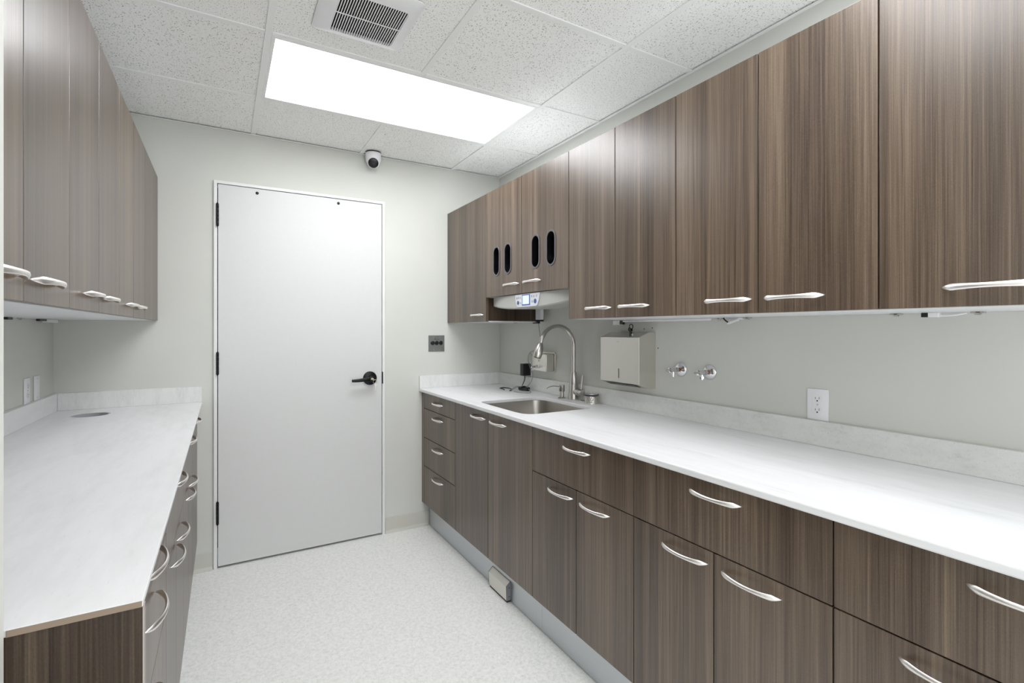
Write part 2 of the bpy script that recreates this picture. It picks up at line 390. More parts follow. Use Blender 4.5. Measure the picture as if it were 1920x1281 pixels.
# ------------------------------------------------------------------ ceiling lights, vent, camera
for n, (row, x0, x1, y1, y0) in enumerate(lights):
    lab = ['flush rectangular ceiling light panel glowing white above the door', 'rectangular ceiling light panel over the camera end of the counters', 'rectangular ceiling light panel in the space behind the camera'][n]
    L = thing('ceiling_light', lab, 'ceiling light', ((x0 + x1) / 2, (y0 + y1) / 2, ZC), 'recessed ceiling light panels')
    fx0, fx1, fy0, fy1 = x0 + HW + .0006, x1 - HW - .0006, y0 + HW + .0006, y1 - HW - .0006
    b = nb(); plate(b, [(fx0, fy0), (fx1, fy0), (fx1, fy1), (fx0, fy1)], [[(fx0 + .014, fy0 + .014), (fx1 - .014, fy0 + .014), (fx1 - .014, fy1 - .014), (fx0 + .014, fy1 - .014)]], lambda u, v: (u, v, ZC - 0.002), (0, 0, 0.010))
    obj('frame', b, GRID, L)
    obj('diffuser', box(nb(), fx0 + .0142, fx1 - .0142, fy0 + .0142, fy1 - .0142, ZC + 0.001, ZC + 0.006), DIFF if n == 0 else DIFF2, L)
V = thing('ceiling_vent', 'square white exhaust fan grille with dark slots in ceiling tile', 'vent', (0.4405, -1.43, ZC))
vx0, vx1, vy0, vy1 = 0.2785, 0.6035, -1.595, -1.262; sx0, sx1, sy0, sy1 = 0.336, 0.5655, -1.530, -1.295
b = nb(); t = bmesh.new()
outer = rrect(vx0, vx1, vy0, vy1, 0.018, 4); mid = rrect(vx0 + .012, vx1 - .012, vy0 + .012, vy1 - .012, 0.014, 4); inner = rrect(sx0, sx1, sy0, sy1, 0.014, 4)
rs = [[b.verts.new((p[0], p[1], z)) for p in lp] for lp, z in ((outer, ZC + 0.0015), (outer, ZC - 0.004), (mid, ZC - 0.010), (inner, ZC - 0.0125), (inner, ZC + 0.0015))]
for r0, r1 in zip(rs, rs[1:]):
    for i in range(len(r0)): b.faces.new((r0[i], r0[(i + 1) % len(r0)], r1[(i + 1) % len(r0)], r1[i]))
obj('cover', b, WHITE, V, smooth=True, auto=25)
obj('duct', box(nb(), sx0 - .003, sx1 + .003, sy0 - .004, sy1 + .004, ZC - 0.0005, ZC + 0.02), DARK, V)
NS = 26
for i in range(NS + 1):
    x = sx0 + 0.0025 + (sx1 - sx0 - 0.005) * i / NS
    o = obj('slat', box(nb(), x - 0.0017, x + 0.0017, sy0 + .0005, sy1 - .0005, ZC - 0.0115, ZC - 0.0085), WHITE, V)
obj('cross_bar', box(nb(), sx0, sx1, -1.4175, -1.4115, ZC - 0.0122, ZC - 0.0117), WHITE, V)
S = thing('security_camera', 'small white turret security camera with black lens on ceiling above door', 'camera', (0.822, -0.085, ZC))
cx, cy = 0.820, -0.062
b = nb(); lathe(b, (cx, cy, ZC - 0.0032), (0, 0, -1), [(0, 0.048), (0.0032, 0.048), (0.0032, 0.046), (0, 0.046)], 36); obj('gasket', b, BLACK, S)
b = nb(); lathe(b, (cx, cy, ZC - 0.0065), (0, 0, -1), [(0, 0.0475), (0.036, 0.0475), (0.044, 0.0455), (0.056, 0.042), (0.056, 0)], 36); obj('housing', b, WHITE, S, smooth=True)
dv = Vector((-0.20, -0.84, -0.50)).normalized(); cc = Vector((cx, cy, ZC - 0.057)) + dv * 0.010
b = nb(); R = 0.0400; lathe(b, cc, dv, [(R * math.cos(a), R * math.sin(a)) for a in [math.radians(180 - q * 8) for q in range(0, 19)]], 32); obj('eyeball', b, WHITE, S, smooth=True)
b = nb(); lathe(b, cc + dv * 0.0265, dv, [(0, 0.0315), (0.0045, 0.0305), (0.008, 0.026), (0.0100, 0.015), (0.0100, 0)], 32); fc = obj('lens_face', b, BLACK, S, smooth=True)
b = nb(); lathe(b, cc + dv * 0.0371, dv, [(0, 0.011), (0.003, 0.010), (0.003, 0.0065), (0.0015, 0.006), (0.0015, 0)], 24); obj('lens', b, mat('lens_glass', (30, 30, 36), 0.08), fc, smooth=True)

# ------------------------------------------------------------------ handle (shared mesh)
def handle_mesh():
    bm = nb(); N = 34; L = 0.0825; rings = []
    pts = []
    for i in range(N + 1):
        th = math.pi * i / N; s = -math.cos(th) * (1 - 0.0) 
        pts.append((s, Vector((-(0.028 * (1 - s * s) ** 0.62), s * L, 0))))
    for i, (s, p) in enumerate(pts):
        d = (pts[min(i + 1, N)][1] - pts[max(i - 1, 0)][1]).normalized(); nrm = Vector((-d.y, d.x, 0))
        a = abs(s)
        h = 0.0050 + 0.0024 * min(1, (a / 0.78)) ** 2
        if a > 0.78: h = 0.0074 * max(0.10, max(0.0, 1 - (a - 0.78) / 0.22) ** 0.5)
        th = 0.0030 + 0.0006 * (1 - a)
        if a > 0.92: th *= 0.7
        rings.append([bm.verts.new(p + nrm * (th * u) + Vector((0, 0, h * v))) for u, v in ((-1, 0), (-.6, .75), (0, 1), (.7, .7), (1, 0), (.7, -.7), (0, -1), (-.6, -.75))])
    for r0, r1 in zip(rings, rings[1:]):
        for i in range(8): bm.faces.new((r0[i], r0[(i + 1) % 8], r1[(i + 1) % 8], r1[i]))
    bm.faces.new(rings[0]); bm.faces.new(rings[-1][::-1]); bmesh.ops.recalc_face_normals(bm, faces=bm.faces[:])
    me = bpy.data.meshes.new('handle'); bm.to_mesh(me); bm.free(); me.materials.append(HANDLE)
    for p in me.polygons: p.use_smooth = True
    me.set_sharp_from_angle(angle=math.radians(50))
    return me
HM = handle_mesh()
def handle(parent, x, y, z, side):
    o = bpy.data.objects.new('handle', HM); C.objects.link(o); o.parent = parent
    o.location = Vector((x, y, z)) - WLOC[parent]
    if side < 0: o.rotation_euler = (0, 0, math.pi)
    WLOC[o] = Vector((x, y, z)); return o
G = 0.0018; TH = 0.019
def front(name, parent, side, xf, y0, y1, z0, z1, hy=None, hz=None, holes=None):
    """a door or drawer front; side +1 = right run (faces -x), -1 = left run (faces +x)"""
    ya, yb = min(y0, y1) + G, max(y0, y1) - G; za, zb = z0 + G, z1 - G; bm = nb()
    if holes: plate(bm, [(ya, za), (yb, za), (yb, zb), (ya, zb)], holes, lambda u, v: (xf, u, v), (TH * side, 0, 0))
    else: box(bm, xf, xf + TH * side, ya, yb, za, zb, bev=0.0009)
    o = obj(name, bm, WOOD, parent, origin=(xf, (ya + yb) / 2, z0))
    if hy is not None: handle(o, xf, hy, hz, side)
    return o
def carcass(parent, side, xf, xw, y0, y1, z0, z1, bottom=WOOD, top=True, shelf=None):
    """open-fronted box behind the fronts: separate panels"""
    xb = xf + (TH + 0.001) * side; ya, yb = min(y0, y1) + 0.0006, max(y0, y1) - 0.0006; xe = xw - 0.001 * side
    zs = z0 + (0.0052 if bottom is MELA else 0)
    sbox('side_panel', WOOD_SHADED, parent, xb, xe, ya, ya + 0.018, zs, z1)
    sbox('side_panel', WOOD_SHADED, parent, xb, xe, yb - 0.018, yb, zs, z1)
    if bottom is MELA: sbox('bottom_panel', bottom, parent, xb, xe, ya, yb, z0, z0 + 0.005)
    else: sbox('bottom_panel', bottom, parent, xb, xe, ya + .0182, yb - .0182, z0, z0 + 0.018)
    if top: sbox('top_panel', MELA, parent, xb, xe, ya + .0182, yb - .0182, z1 - 0.018, z1)  # unseen top, made white to bounce light onto the ceiling
    sbox('back_panel', WOOD_SHADED if bottom is not MELA else WOOD_SHADED, parent, xe - 0.010 * side, xe, ya + .0182, yb - .0182, z0 + .0182, z1 - .0182)

# ------------------------------------------------------------------ right upper cabinets
def upper(side, xf, xw, y0, y1, doors, label, z0=ZU0, z1=ZU1, hz=1.421, group='wood laminate wall cabinets', holes=None):
    U = thing('wall_cabinet', label, 'cabinet', ((xf + xw) / 2, (y0 + y1) / 2, z0), group)
    carcass(U, side, xf, xw, y0, y1, z0, z1, bottom=MELA)
    for i, (a, c, hy) in enumerate(doors):
        front('door', U, side, xf, a, c, z0 - 0.001, z1, hy, hz, holes[i] if holes else None)
    return U
upper(1, XU, XR, -0.0015, -0.588, [(-0.0015, -0.588, -0.474)], 'single-door walnut wall cabinet in the back right corner')
def oval(cy): return rrect(cy - 0.0375, cy + 0.0375, 1.640, 1.807, 0.0373, 7)
OV = [[oval(-0.721), oval(-0.851)], [oval(-1.131), oval(-1.2665)]]
U = upper(1, XU, XR, -0.588, -1.406, [(-0.588, -0.997, -0.889), (-0.997, -1.406, -1.099)], 'short wall cabinet with four black oval glove windows above the sink', z0=1.5215, hz=1.5765, holes=OV)
for cyv in (-0.721, -0.851, -1.131, -1.2665):
    b = nb(); plate(b, rrect(cyv - 0.0405, cyv + 0.0405, 1.637, 1.810, 0.0403, 7), [rrect(cyv - 0.0315, cyv + 0.0315, 1.646, 1.801, 0.0313, 7)], lambda u, v: (XU - 0.003, u, v), (0.0028, 0, 0))
    obj('oval_bezel', b, RING, U, bevel=0.001)
    b = nb(); plate(b, rrect(cyv - 0.0370, cyv + 0.0370, 1.6405, 1.8065, 0.0368, 7), [rrect(cyv - 0.0355, cyv + 0.0355, 1.642, 1.805, 0.0353, 7)], lambda u, v: (XU + 0.0002, u, v), (0.05, 0, 0))
    obj('oval_liner', b, BLACK, U)
obj('tray', box(box(nb(), XU + 0.16, XU + 0.165, -1.38, -0.61, 1.56, 1.9), XU + .0205, XU + .16, -1.38, -0.61, 1.60, 1.602), DARK, U)
for cyv, n in ((-0.868, 0), (-1.289, 1)):
    g = obj('glove_box', box(nb(), XU + 0.055, XU + 0.155, cyv - 0.012, cyv + 0.055 - 0.02, 1.6025, 1.70, bev=0.002), GLOVE)
    tag(g, ['pale glove carton behind the second oval window from the door', 'pale glove carton behind the rightmost oval window'][n], 'box', 'glove cartons inside the oval windows')
    g.location.z += 0.0005
ur = [(-1.406, -1.7138, -2.0216, 'two-door walnut wall cabinet between the oval windows and the towel dispenser side'),
      (-2.0216, -2.3265, -2.6348, 'two-door walnut wall cabinet above the pair of chrome stop valves'),
      (-2.6348, -2.943, -3.2515, 'two-door walnut wall cabinet at the right edge of the photo')]
for a, m_, c, lab in ur:
    hl = 0.103
    upper(1, XU, XR, a, c, [(a, m_, m_ + hl), (m_, c, m_ - hl)], lab)
# ------------------------------------------------------------------ left upper cabinets
lu = [(-0.507, -0.816, -1.125, 'two-door wall cabinet on the left, pair nearest the door'),
      (-1.125, -1.4345, -1.744, 'two-door wall cabinet on the left, middle pair of doors'),
      (-1.744, -2.041, -2.3235, 'two-door wall cabinet at the left edge, nearest the camera')]
U = upper(-1, XUL, XL, -0.0015, -0.507, [], 'narrow blank-fronted wall cabinet on the left against the door wall')
front('filler_panel', U, -1, XUL, -0.0015, -0.507, ZU0 - 0.001, ZU1)
for a, m_, c, lab in lu:
    upper(-1, XUL, XL, a, c, [(a, m_, m_ + 0.110), (m_, c, m_ - 0.110)], lab)

# ------------------------------------------------------------------ base cabinets
ZB0, ZB1 = 0.166, 0.9135
def base(side, xf, xw, y0, y1, label, fronts, zb1=ZB1):
    U = thing('base_cabinet', label, 'cabinet', ((xf + xw) / 2, (y0 + y1) / 2, ZB0), 'wood laminate base cabinets')
    carcass(U, side, xf, xw, y0, y1, ZB0, zb1 - 0.001, bottom=WOOD_SHADED, top=False)
    for f in fronts: front(f[0], U, side, xf, *f[1:])
    return U
DZ = (0.9115, 0.8055, 0.6115, 0.4215, 0.165); HZ = (0.863, 0.765, 0.570, 0.381)
U = base(1, XFR, XR, -0.0015, -0.5615, 'four-drawer walnut base cabinet against the back wall beside the door',
     [('drawer', -0.045, -0.5615, DZ[i + 1], DZ[i], -0.298, HZ[i]) for i in range(4)])
front('filler_strip', U, 1, XFR, -0.0015, -0.045, 0.165, 0.9115)
U = base(1, XFR, XR, -0.5615, -1.395, 'tall two-door walnut base cabinet under the sink',
     [('door', -0.5615, -0.977, 0.165, 0.9115, -0.868, 0.871), ('door', -0.977, -1.395, 0.165, 0.9115, -1.086, 0.871)])
rb = [(-1.395, -1.705, -2.0125, 'walnut base cabinet with one drawer over two doors, right of the sink cabinet'),
      (-2.0125, -2.3195, -2.628, 'walnut base cabinet with one drawer over two doors, below the wall outlet'),
      (-2.628, -2.936, -3.244, 'walnut base cabinet with drawer over doors at the right edge of the photo')]
for a, m_, c, lab in rb:
    base(1, XFR, XR, a, c, lab, [('drawer', a, c, 0.718, 0.9115, m_ - 0.003, 0.871), ('door', a, m_, 0.165, 0.718, m_ + 0.101, 0.679), ('door', m_, c, 0.165, 0.718, m_ - 0.109, 0.679)])
ZBL = 0.924
base(-1, XFL, XL, -0.0015, -0.46, 'tall-fronted base cabinet on the left beside the door', [('door', -0.0015, -0.46, 0.165, ZBL - .002, -0.255, 0.871)], ZBL)
base(-1, XFL, XL, -0.46, -1.08, 'drawer over two doors base cabinet on the left, second from the door',
     [('drawer', -0.46, -1.08, 0.712, ZBL - .002, -0.771, 0.873), ('door', -0.46, -0.771, 0.165, 0.712, -0.671, 0.679), ('door', -0.771, -1.08, 0.165, 0.712, -0.871, 0.679)], ZBL)
base(-1, XFL, XL, -1.08, -1.70, 'drawer over two doors base cabinet on the left, third from the door',
     [('drawer', -1.08, -1.70, 0.712, ZBL - .002, -1.39, 0.873), ('door', -1.08, -1.39, 0.165, 0.712, -1.29, 0.679), ('door', -1.39, -1.70, 0.165, 0.712, -1.49, 0.679)], ZBL)
DL = (ZBL - .002, 0.818, 0.626, 0.435, 0.165); HL = (0.873, 0.779, 0.586, 0.395)
U = base(-1, XFL, XL, -1.70, -2.300, 'four-drawer base cabinet on the left with walnut end panel, coloured as in shade, facing the camera',
     [('drawer', -1.70, -2.300, DL[i + 1], DL[i], -2.02, HL[i]) for i in range(4)], ZBL)
b = box(nb(), XL + 0.001, XWL - 0.0005, -2.3185, -2.3008, 0.001, 0.9248, bev=0.0006); o = obj('end_panel', b, WOOD_SHADED, U); o['label'] = 'walnut end panel, coloured as in shade'
b = box(nb(), XWL - 0.0004, XWL + 0.0008, -2.3185, -2.3008, 0.001, 0.9248); o = obj('edge_sheen', b, mat('edge_sheen', (170, 158, 152), 0.4), U)  # pale strip: light reflected by the panel's front edge, put into its colour
# plinths
for y0, y1, lab in ((-0.0185, -0.052, 'short brushed metal plinth piece against the back wall'), (-0.0525, -1.3975, 'long brushed metal plinth under the drawers and sink cabinet'), (-1.3985, -3.24, 'brushed metal plinth under the near right base cabinets')):
    o = obj('toe_kick', box(nb(), 1.2125, 1.222, y1, y0, 0.004, 0.1645, bev=0.0006), ALU); tag(o, lab, 'plinth', 'metal plinths of the right counter')
o = obj('toe_kick', box(nb(), -0.19, -0.18, -2.298, -0.004, 0.004, 0.1645, bev=0.0006), ALU); tag(o, 'metal plinth under the left base cabinets', 'plinth')
o = obj('plinth_base', box(nb(), 1.2225, 1.70, -3.24, -0.02, 0.0005, 0.1645), DARK); tag(o, 'dark support frame hidden behind the right metal plinth', 'plinth')
o = obj('plinth_base', box(nb(), -0.66, -0.1905, -2.298, -0.02, 0.0005, 0.1645), DARK); tag(o, 'dark support frame hidden behind the left plinth', 'plinth')

# ------------------------------------------------------------------ worktops
SX0, SX1, SY0, SY1, SR = 1.216, 1.630, -1.256, -0.750, 0.062
WT = thing('worktop', 'long pale stone-look worktop on the right run holding the sink', 'worktop', (1.45, -1.63, ZW))
b = nb(); plate(b, [(XWR, -3.26), (XR - 0.0005, -3.26), (XR - 0.0005, -0.0008), (XWR, -0.0008)], [rrect(SX0, SX1, SY0, SY1, SR, 8), circle(1.735, -1.0385, 0.016, 20)], lambda u, v: (u, v, ZW), (0, 0, -0.0205))
slab = obj('slab', b, WT_R, WT, bevel=0.004, origin=(1.45, -1.63, ZW))
obj('backsplash', box(nb(), XR - 0.0185, XR - 0.0008, -3.26, -0.0008, ZW + .0003, 1.020, bev=0.001), SPLASH, WT)
obj('side_splash', box(nb(), XWR + .001, XR - 0.019, -0.0185, -0.0008, ZW + .0003, 1.020, bev=0.001), SPLASH_B, WT)
WT = thing('worktop', 'pale stone-look worktop on the left run with a round cable hole', 'worktop', (-0.41, -1.16, ZW))
b = nb(); plate(b, [(XL + 0.0008, -2.3195), (XWL, -2.3195), (XWL, -0.0008), (XL + 0.0008, -0.0008)], [circle(-0.535, -0.232, 0.073, 40)], lambda u, v: (u, v, ZW), (0, 0, -0.0097))
obj('slab', b, WT_L, WT, bevel=0.0012, origin=(-0.41, -1.16, ZW))
o = obj('end_edge', box(nb(), -0.2470, XWL - 0.001, -2.3206, -2.3197, ZW - 0.0094, ZW - 0.0008), TAN, WT); o['label'] = 'tan edge band'
b = nb(); plate(b, circle(-0.535, -0.232, 0.0725, 40), [circle(-0.535, -0.232, 0.066, 40)], lambda u, v: (u, v, ZW - 0.0015), (0, 0, -0.03)); obj('grommet_sleeve', b, LGREY, WT)
obj('backsplash', box(nb(), XL + 0.0008, XL + 0.0185, -2.3195, -0.0008, ZW + .0003, 1.020, bev=0.001), WT_L, WT)
obj('side_splash', box(nb(), XL + 0.019, XWL - .001, -0.0185, -0.0008, ZW + .0003, 1.020, bev=0.001), SPLASH_B, WT)

# ------------------------------------------------------------------ sink, faucet, soap pump, strainer
SK = thing('kitchen_sink', 'undermount brushed stainless steel sink bowl set in the right worktop', 'sink', ((SX0 + SX1) / 2, (SY0 + SY1) / 2, ZW))
b = nb(); e = 0.006
def rr3(ins, z, r): return [b.verts.new((x, y, z)) for x, y in rrect(SX0 - e + ins, SX1 + e - ins, SY0 - e + ins, SY1 + e - ins, r, 8)]
ZR = ZW - 0.0215
rs = [rr3(-0.018, ZR, SR + .02), rr3(0.0, ZR, SR + .005), rr3(0.001, ZR - 0.004, SR + .004), rr3(0.006, ZR - 0.15, SR + .002), rr3(0.012, ZR - 0.168, SR), rr3(0.03, ZR - 0.178, SR - .015), rr3(0.10, ZR - 0.181, 0.04)]
for r0, r1 in zip(rs, rs[1:]):
    for i in range(len(r0)): b.faces.new((r0[i], r0[(i + 1) % len(r0)], r1[(i + 1) % len(r0)], r1[i]))
b.faces.new(rs[-1])
obj('bowl', b, SINKM, SK, smooth=True, auto=50)
b = nb(); lathe(b, (1.43, -1.0, ZR - 0.1805), (0, 0, 1), [(0, 0.045), (0.002, 0.045), (0.003, 0.040), (0.0005, 0.032), (0.0005, 0)], 28); obj('drain', b, CHROME, SK, smooth=True)
FX, FY = 1.731, -0.945
F = thing('faucet', 'tall brushed nickel gooseneck faucet with pull-down spray head behind sink', 'faucet', (FX, FY, ZW))
b = nb(); lathe(b, (FX, FY, ZW + .0004), (0, 0, 1), [(0, 0.0295), (0.006, 0.0295), (0.010, 0.028), (0.085, 0.0235), (0.0855, 0.0232), (0.087, 0.0235), (0.150, 0.0165), (0.155, 0.0150), (0.155, 0.011)], 36)
fb = obj('body', b, NICKEL, F, smooth=True)
b = nb(); cxa, r = FX - 0.1135, 0.1135; zc = 1.2385
pts = [(FX, FY, 1.088), (FX, FY, 1.14), (FX, FY, 1.19)] + [(cxa + r * math.cos(math.radians(a)), FY, zc + r * math.sin(math.radians(a))) for a in range(0, 171, 10)]
tube(b, pts, 0.0115, 18, 3); obj('spout', b, NICKEL, F, smooth=True)
p0 = Vector(pts[-1]); d = Vector((-0.30, 0, -0.95)).normalized()
b = nb(); lathe(b, p0 + d * 0.001, d, [(0, 0.0130), (0.003, 0.0145), (0.012, 0.0180), (0.03, 0.0225), (0.055, 0.0250), (0.072, 0.0240), (0.082, 0.0205), (0.082, 0)], 30); sh = obj('spray_head', b, NICKEL, F, smooth=True)
b = nb(); lathe(b, p0 + d * 0.0832, d, [(0, 0.017), (0.002, 0.0165), (0.002, 0)], 24); obj('nozzle', b, GREY, sh)
b = nb(); cyl(b, (FX + 0.002, FY - 0.018, 0.978), (FX + 0.002, FY - 0.052, 0.978), 0.0205, n=30, bev=0.001); cyl(b, (FX + 0.002, FY - 0.0535, 0.978), (FX + 0.002, FY - 0.082, 0.978), 0.0205, n=30, bev=0.0015)
lv = obj('valve_barrel', b, NICKEL, F, smooth=True)
b = nb(); tube(b, [(FX + 0.002, FY - 0.066, 0.996), (FX + 0.004, FY - 0.068, 1.03), (FX + 0.008, FY - 0.071, 1.076)], 0.0065, 14, 4); obj('lever', b, NICKEL, lv, smooth=True)
SPX, SPY = 1.690, -0.887
P = thing('soap_pump', 'small brushed nickel soap pump with thin spout left of the faucet', 'soap dispenser', (SPX, SPY, ZW))
b = nb(); lathe(b, (SPX, SPY, ZW + .0004), (0, 0, 1), [(0, 0.0235), (0.003, 0.0235), (0.006, 0.019), (0.009, 0.0125), (0.040, 0.0115), (0.040, 0)], 28); obj('base', b, NICKEL, P, smooth=True)
b = nb(); lathe(b, (SPX, SPY, ZW + .0408), (0, 0, 1), [(0, 0.0165), (0.001, 0.0170), (0.034, 0.0170), (0.036, 0.0155), (0.036, 0)], 28); obj('pump_head', b, NICKEL, P, smooth=True)
b = nb(); tube(b, [(SPX - 0.010, SPY, ZW + .066), (SPX - 0.05, SPY + 0.002, ZW + .073), (SPX - 0.08, SPY + .003, ZW + .072), (SPX - 0.105, SPY + .004, ZW + .062)], lambda t: 0.0034 - 0.0012 * t, 10, 5); obj('spout', b, NICKEL, P, smooth=True)
o = obj('hole_cover', lathe(nb(), (1.735, -1.0385, ZW + 0.0003), (0, 0, 1), [(0, 0.0235), (0.002, 0.0235), (0.0035, 0.019), (0.002, 0.0165), (0.0022, 0)], 28), STEEL, None, smooth=True)
tag(o, 'flat metal hole cover disc on the worktop between faucet and strainer basket', 'cover')
KX, KY = 1.7050, -1.1330
K = thing('strainer_basket', 'perforated steel sink strainer basket with dark rubber rim on worktop', 'strainer', (KX, KY, ZW))
# perforated wall: cylinder grid with every other cell left out as slots
b = nb(); n = 80; zs = [0.0004, 0.006, 0.012, 0.018, 0.024, 0.030, 0.036, 0.043]
grid_ = [[b.verts.new((KX + 0.0345 * math.cos(2 * math.pi * i / n), KY + 0.0345 * math.sin(2 * math.pi * i / n), ZW + z)) for i in range(n)] for z in zs]
for zi in range(len(zs) - 1):
    for i in range(n):
        if zi % 2 == 1 and zi < 7 and i % 4 == (zi // 2 * 2) % 4 and (i // 4) % 5 != 4: continue
        j = (i + 1) % n; b.faces.new((grid_[zi][i], grid_[zi][j], grid_[zi + 1][j], grid_[zi + 1][i]))
b.faces.new(grid_[0])
o = obj('basket', b, STEEL, K, smooth=True); md = o.modifiers.new('solid', 'SOLIDIFY'); md.thickness = 0.001
b = nb(); lathe(b, (KX, KY, ZW + .0432), (0, 0, 1), [(0, 0.0345), (0.001, 0.038), (0.004, 0.0405), (0.007, 0.0405), (0.0085, 0.038), (0.0085, 0)], 32); obj('rubber_rim', b, NAVY, K, smooth=True)
b = nb(); lathe(b, (KX, KY, ZW + .0519), (0, 0, 1), [(0, 0.037), (0.002, 0.0365), (0.004, 0.022), (0.0045, 0.004), (0.009, 0.0035), (0.010, 0)], 28); obj('lid', b, STEEL, K, smooth=True)

# ------------------------------------------------------------------ wall things, right
# towel dispenser
TX, ty0, ty1 = 1.660, -1.5328, -1.2625
T = thing('towel_dispenser', 'square stainless steel paper towel dispenser on the right wall', 'dispenser', (XR, (ty0 + ty1) / 2, 1.05))
pr = [(XR - .001, ty0, 1.052), (XR - .040, ty0, 1.052), (TX, ty0, 1.0755), (TX, ty0, 1.2945), (XR - .045, ty0, 1.3185), (XR - .001, ty0, 1.3185)]
obj('body', prism(nb(), pr, (0, ty1 - ty0, 0), bev=0.0012), STEEL, T)
obj('sight_slot', box(nb(), TX - 0.0006, TX - .0001, -1.3985, -1.3945, 1.0965, 1.143), BLACK, T)
a0 = Vector((TX + 0.012, 0, 1.070)); 
pr = [(TX + 0.010, ty0 + 0.03, 1.0710), (TX + 0.042, ty0 + 0.03, 1.0590), (TX + 0.042, ty1 - 0.03, 1.0590), (TX + 0.010, ty1 - 0.03, 1.0710)]
obj('towel_slot', prism(nb(), [Vector(p) + Vector((-.0008, 0, -.0022)) for p in pr], (0.0, 0, 0.0010)), BLACK, T)
obj('front_mark', box(nb(), TX - 0.0004, TX - .0001, -1.400, -1.379, 1.2715, 1.2735), LGREY, T)
obj('lock', cyl(nb(), (1.693, -1.452, 1.3085), (1.691, -1.452, 1.3125), 0.007, n=16), CHROME, T)
kz = 1.313
K2 = thing('dispenser_key', 'black keys left in the lock on top of the towel dispenser', 'keys', (1.69, -1.452, kz))
b = nb(); cyl(b, (1.691, -1.452, kz), (1.688, -1.452, kz + 0.014), 0.0022, n=10); box(b, 1.6875, 1.6905, -1.460, -1.444, kz + .012, kz + 0.024, bev=0.001); obj('key', b, BLACK, K2)
b = nb(); tube(b, [(1.688, -1.452 + 0.0115 * math.cos(math.radians(q)), kz + 0.033 + 0.0115 * math.sin(math.radians(q))) for q in range(0, 361, 24)], 0.0022, 8, 2); obj('ring', b, BLACK, K2, smooth=True)
b = nb(); cyl(b, (1.681, -1.448, kz + 0.020), (1.684, -1.448, kz + .020), 0.010, n=16); box(b, 1.6755, 1.6795, -1.463, -1.451, kz - 0.014, kz + .012, bev=0.001); obj('spare_key', b, BLACK, K2)
# soap box
T = thing('soap_box', 'stainless steel wall soap dispenser with push valve behind the faucet', 'soap dispenser', (XR, -0.635, 1.07))
b = nb(); plate(b, rrect(-0.7235, -0.545, 1.069, 1.192, 0.010, 5), [], lambda u, v: (XR - .0008, u, v), (-0.0065, 0, 0)); obj('back_plate', b, STEEL, T, bevel=0.001)
obj('body', box(nb(), 1.697, XR - .0078, -0.7125, -0.5535, 1.0725, 1.183, bev=0.006, seg=3), STEEL, T, smooth=True)
b = nb(); lathe(b, (1.6966, -0.640, 1.140), (-1, 0, 0), [(0, 0.009), (0.003, 0.0085), (0.004, 0.006), (0.004, 0)], 24); lk = obj('lock', b, CHROME, T, smooth=True)
obj('keyhole', box(nb(), 1.6918, 1.6923, -0.6415, -0.6385, 1.1345, 1.1455), BLACK, lk)
b = nb(); cyl(b, (1.6966, -0.640, 1.103), (1.672, -0.640, 1.103), 0.0105, n=24, bev=0.001); cyl(b, (1.672, -0.640, 1.1025), (1.640, -0.640, 1.100), 0.0075, 0.006, n=20); obj('push_valve', b, CHROME, T, smooth=True)
# duplex outlets
def outlet_face(parent, x, y, z, side, m=WHITE):
    """one duplex receptacle half at wall x, facing side (-1: faces -x, +1: faces +x)"""
    b = nb(); lp = [(y + 0.0165 * math.cos(a) * 1.0, z + 0.0165 * math.sin(a)) for a in [math.radians(q) for q in range(0, 360, 15)]]
    lp = [(u, min(z + 0.0125, max(z - 0.0125, v))) for u, v in lp]; lp2 = []
    for p in lp:
        if not lp2 or (abs(p[0] - lp2[-1][0]) + abs(p[1] - lp2[-1][1])) > 1e-5: lp2.append(p)
    prism(b, [(x + 0.0056 * side, u, v) for u, v in lp2], (0.0016 * side, 0, 0)); r = obj('receptacle', b, m, parent)
    s = nb(); xx = x + 0.0073 * side
    box(s, xx, xx + 0.0003 * side, y - 0.0070, y - 0.0055, z - 0.0010, z + 0.0075); box(s, xx, xx + 0.0003 * side, y + 0.0055, y + 0.0070, z - 0.0010, z + 0.0060)
    cyl(s, (xx, y, z - 0.0062), (xx + 0.0003 * side, y, z - 0.0062), 0.0026, n=12); obj('slots', s, BLACK, r)
def outlet(label, x, y, z0, side, kind='outlet', h=0.1065, wdt=0.0695):
    T = thing('wall_outlet' if kind == 'outlet' else 'wall_plate', label, kind, (x, y, z0), 'white wall plates')
    zc = z0 + h / 2
    obj('plate', box(nb(), x + 0.0006 * side, x + 0.0055 * side, y - wdt / 2, y + wdt / 2, z0, z0 + h, bev=0.0015), WHITE, T, smooth=True)
    if kind == 'outlet':
        for dz in (0.0195, -0.0195): outlet_face(T, x, y, zc + dz, side)
        obj('screw', cyl(nb(), (x + 0.0056 * side, y, zc), (x + 0.0064 * side, y, zc), 0.0028, n=12), LGREY, T)
    else:
        for dz in (0.042, -0.042): obj('screw', cyl(nb(), (x + 0.0056 * side, y, zc + dz), (x + 0.0064 * side, y, zc + dz), 0.0028, n=12), LGREY, T)
    return T
outlet('white duplex outlet on the right wall above the long worktop', XR, -2.2755, 1.0205, -1)
outlet('white outlet plate behind the black power adapter', XR, -0.4165, 1.0205, -1)
outlet('white duplex outlet on the left wall, nearer the camera of the two', XL, -0.3885, 1.0205, 1)
outlet('blank white wall plate on the left wall, nearer the corner', XL, -0.262, 1.0205, 1, 'wall plate')
T = thing('power_adapter', 'black power adapter plugged into the outlet left of the faucet', 'adapter', (1.73, -0.42, 1.03))
obj('body', box(nb(), 1.7000, XR - 0.0085, -0.4435, -0.4030, 1.0290, 1.1075, bev=0.003), BLACK, T, smooth=True)
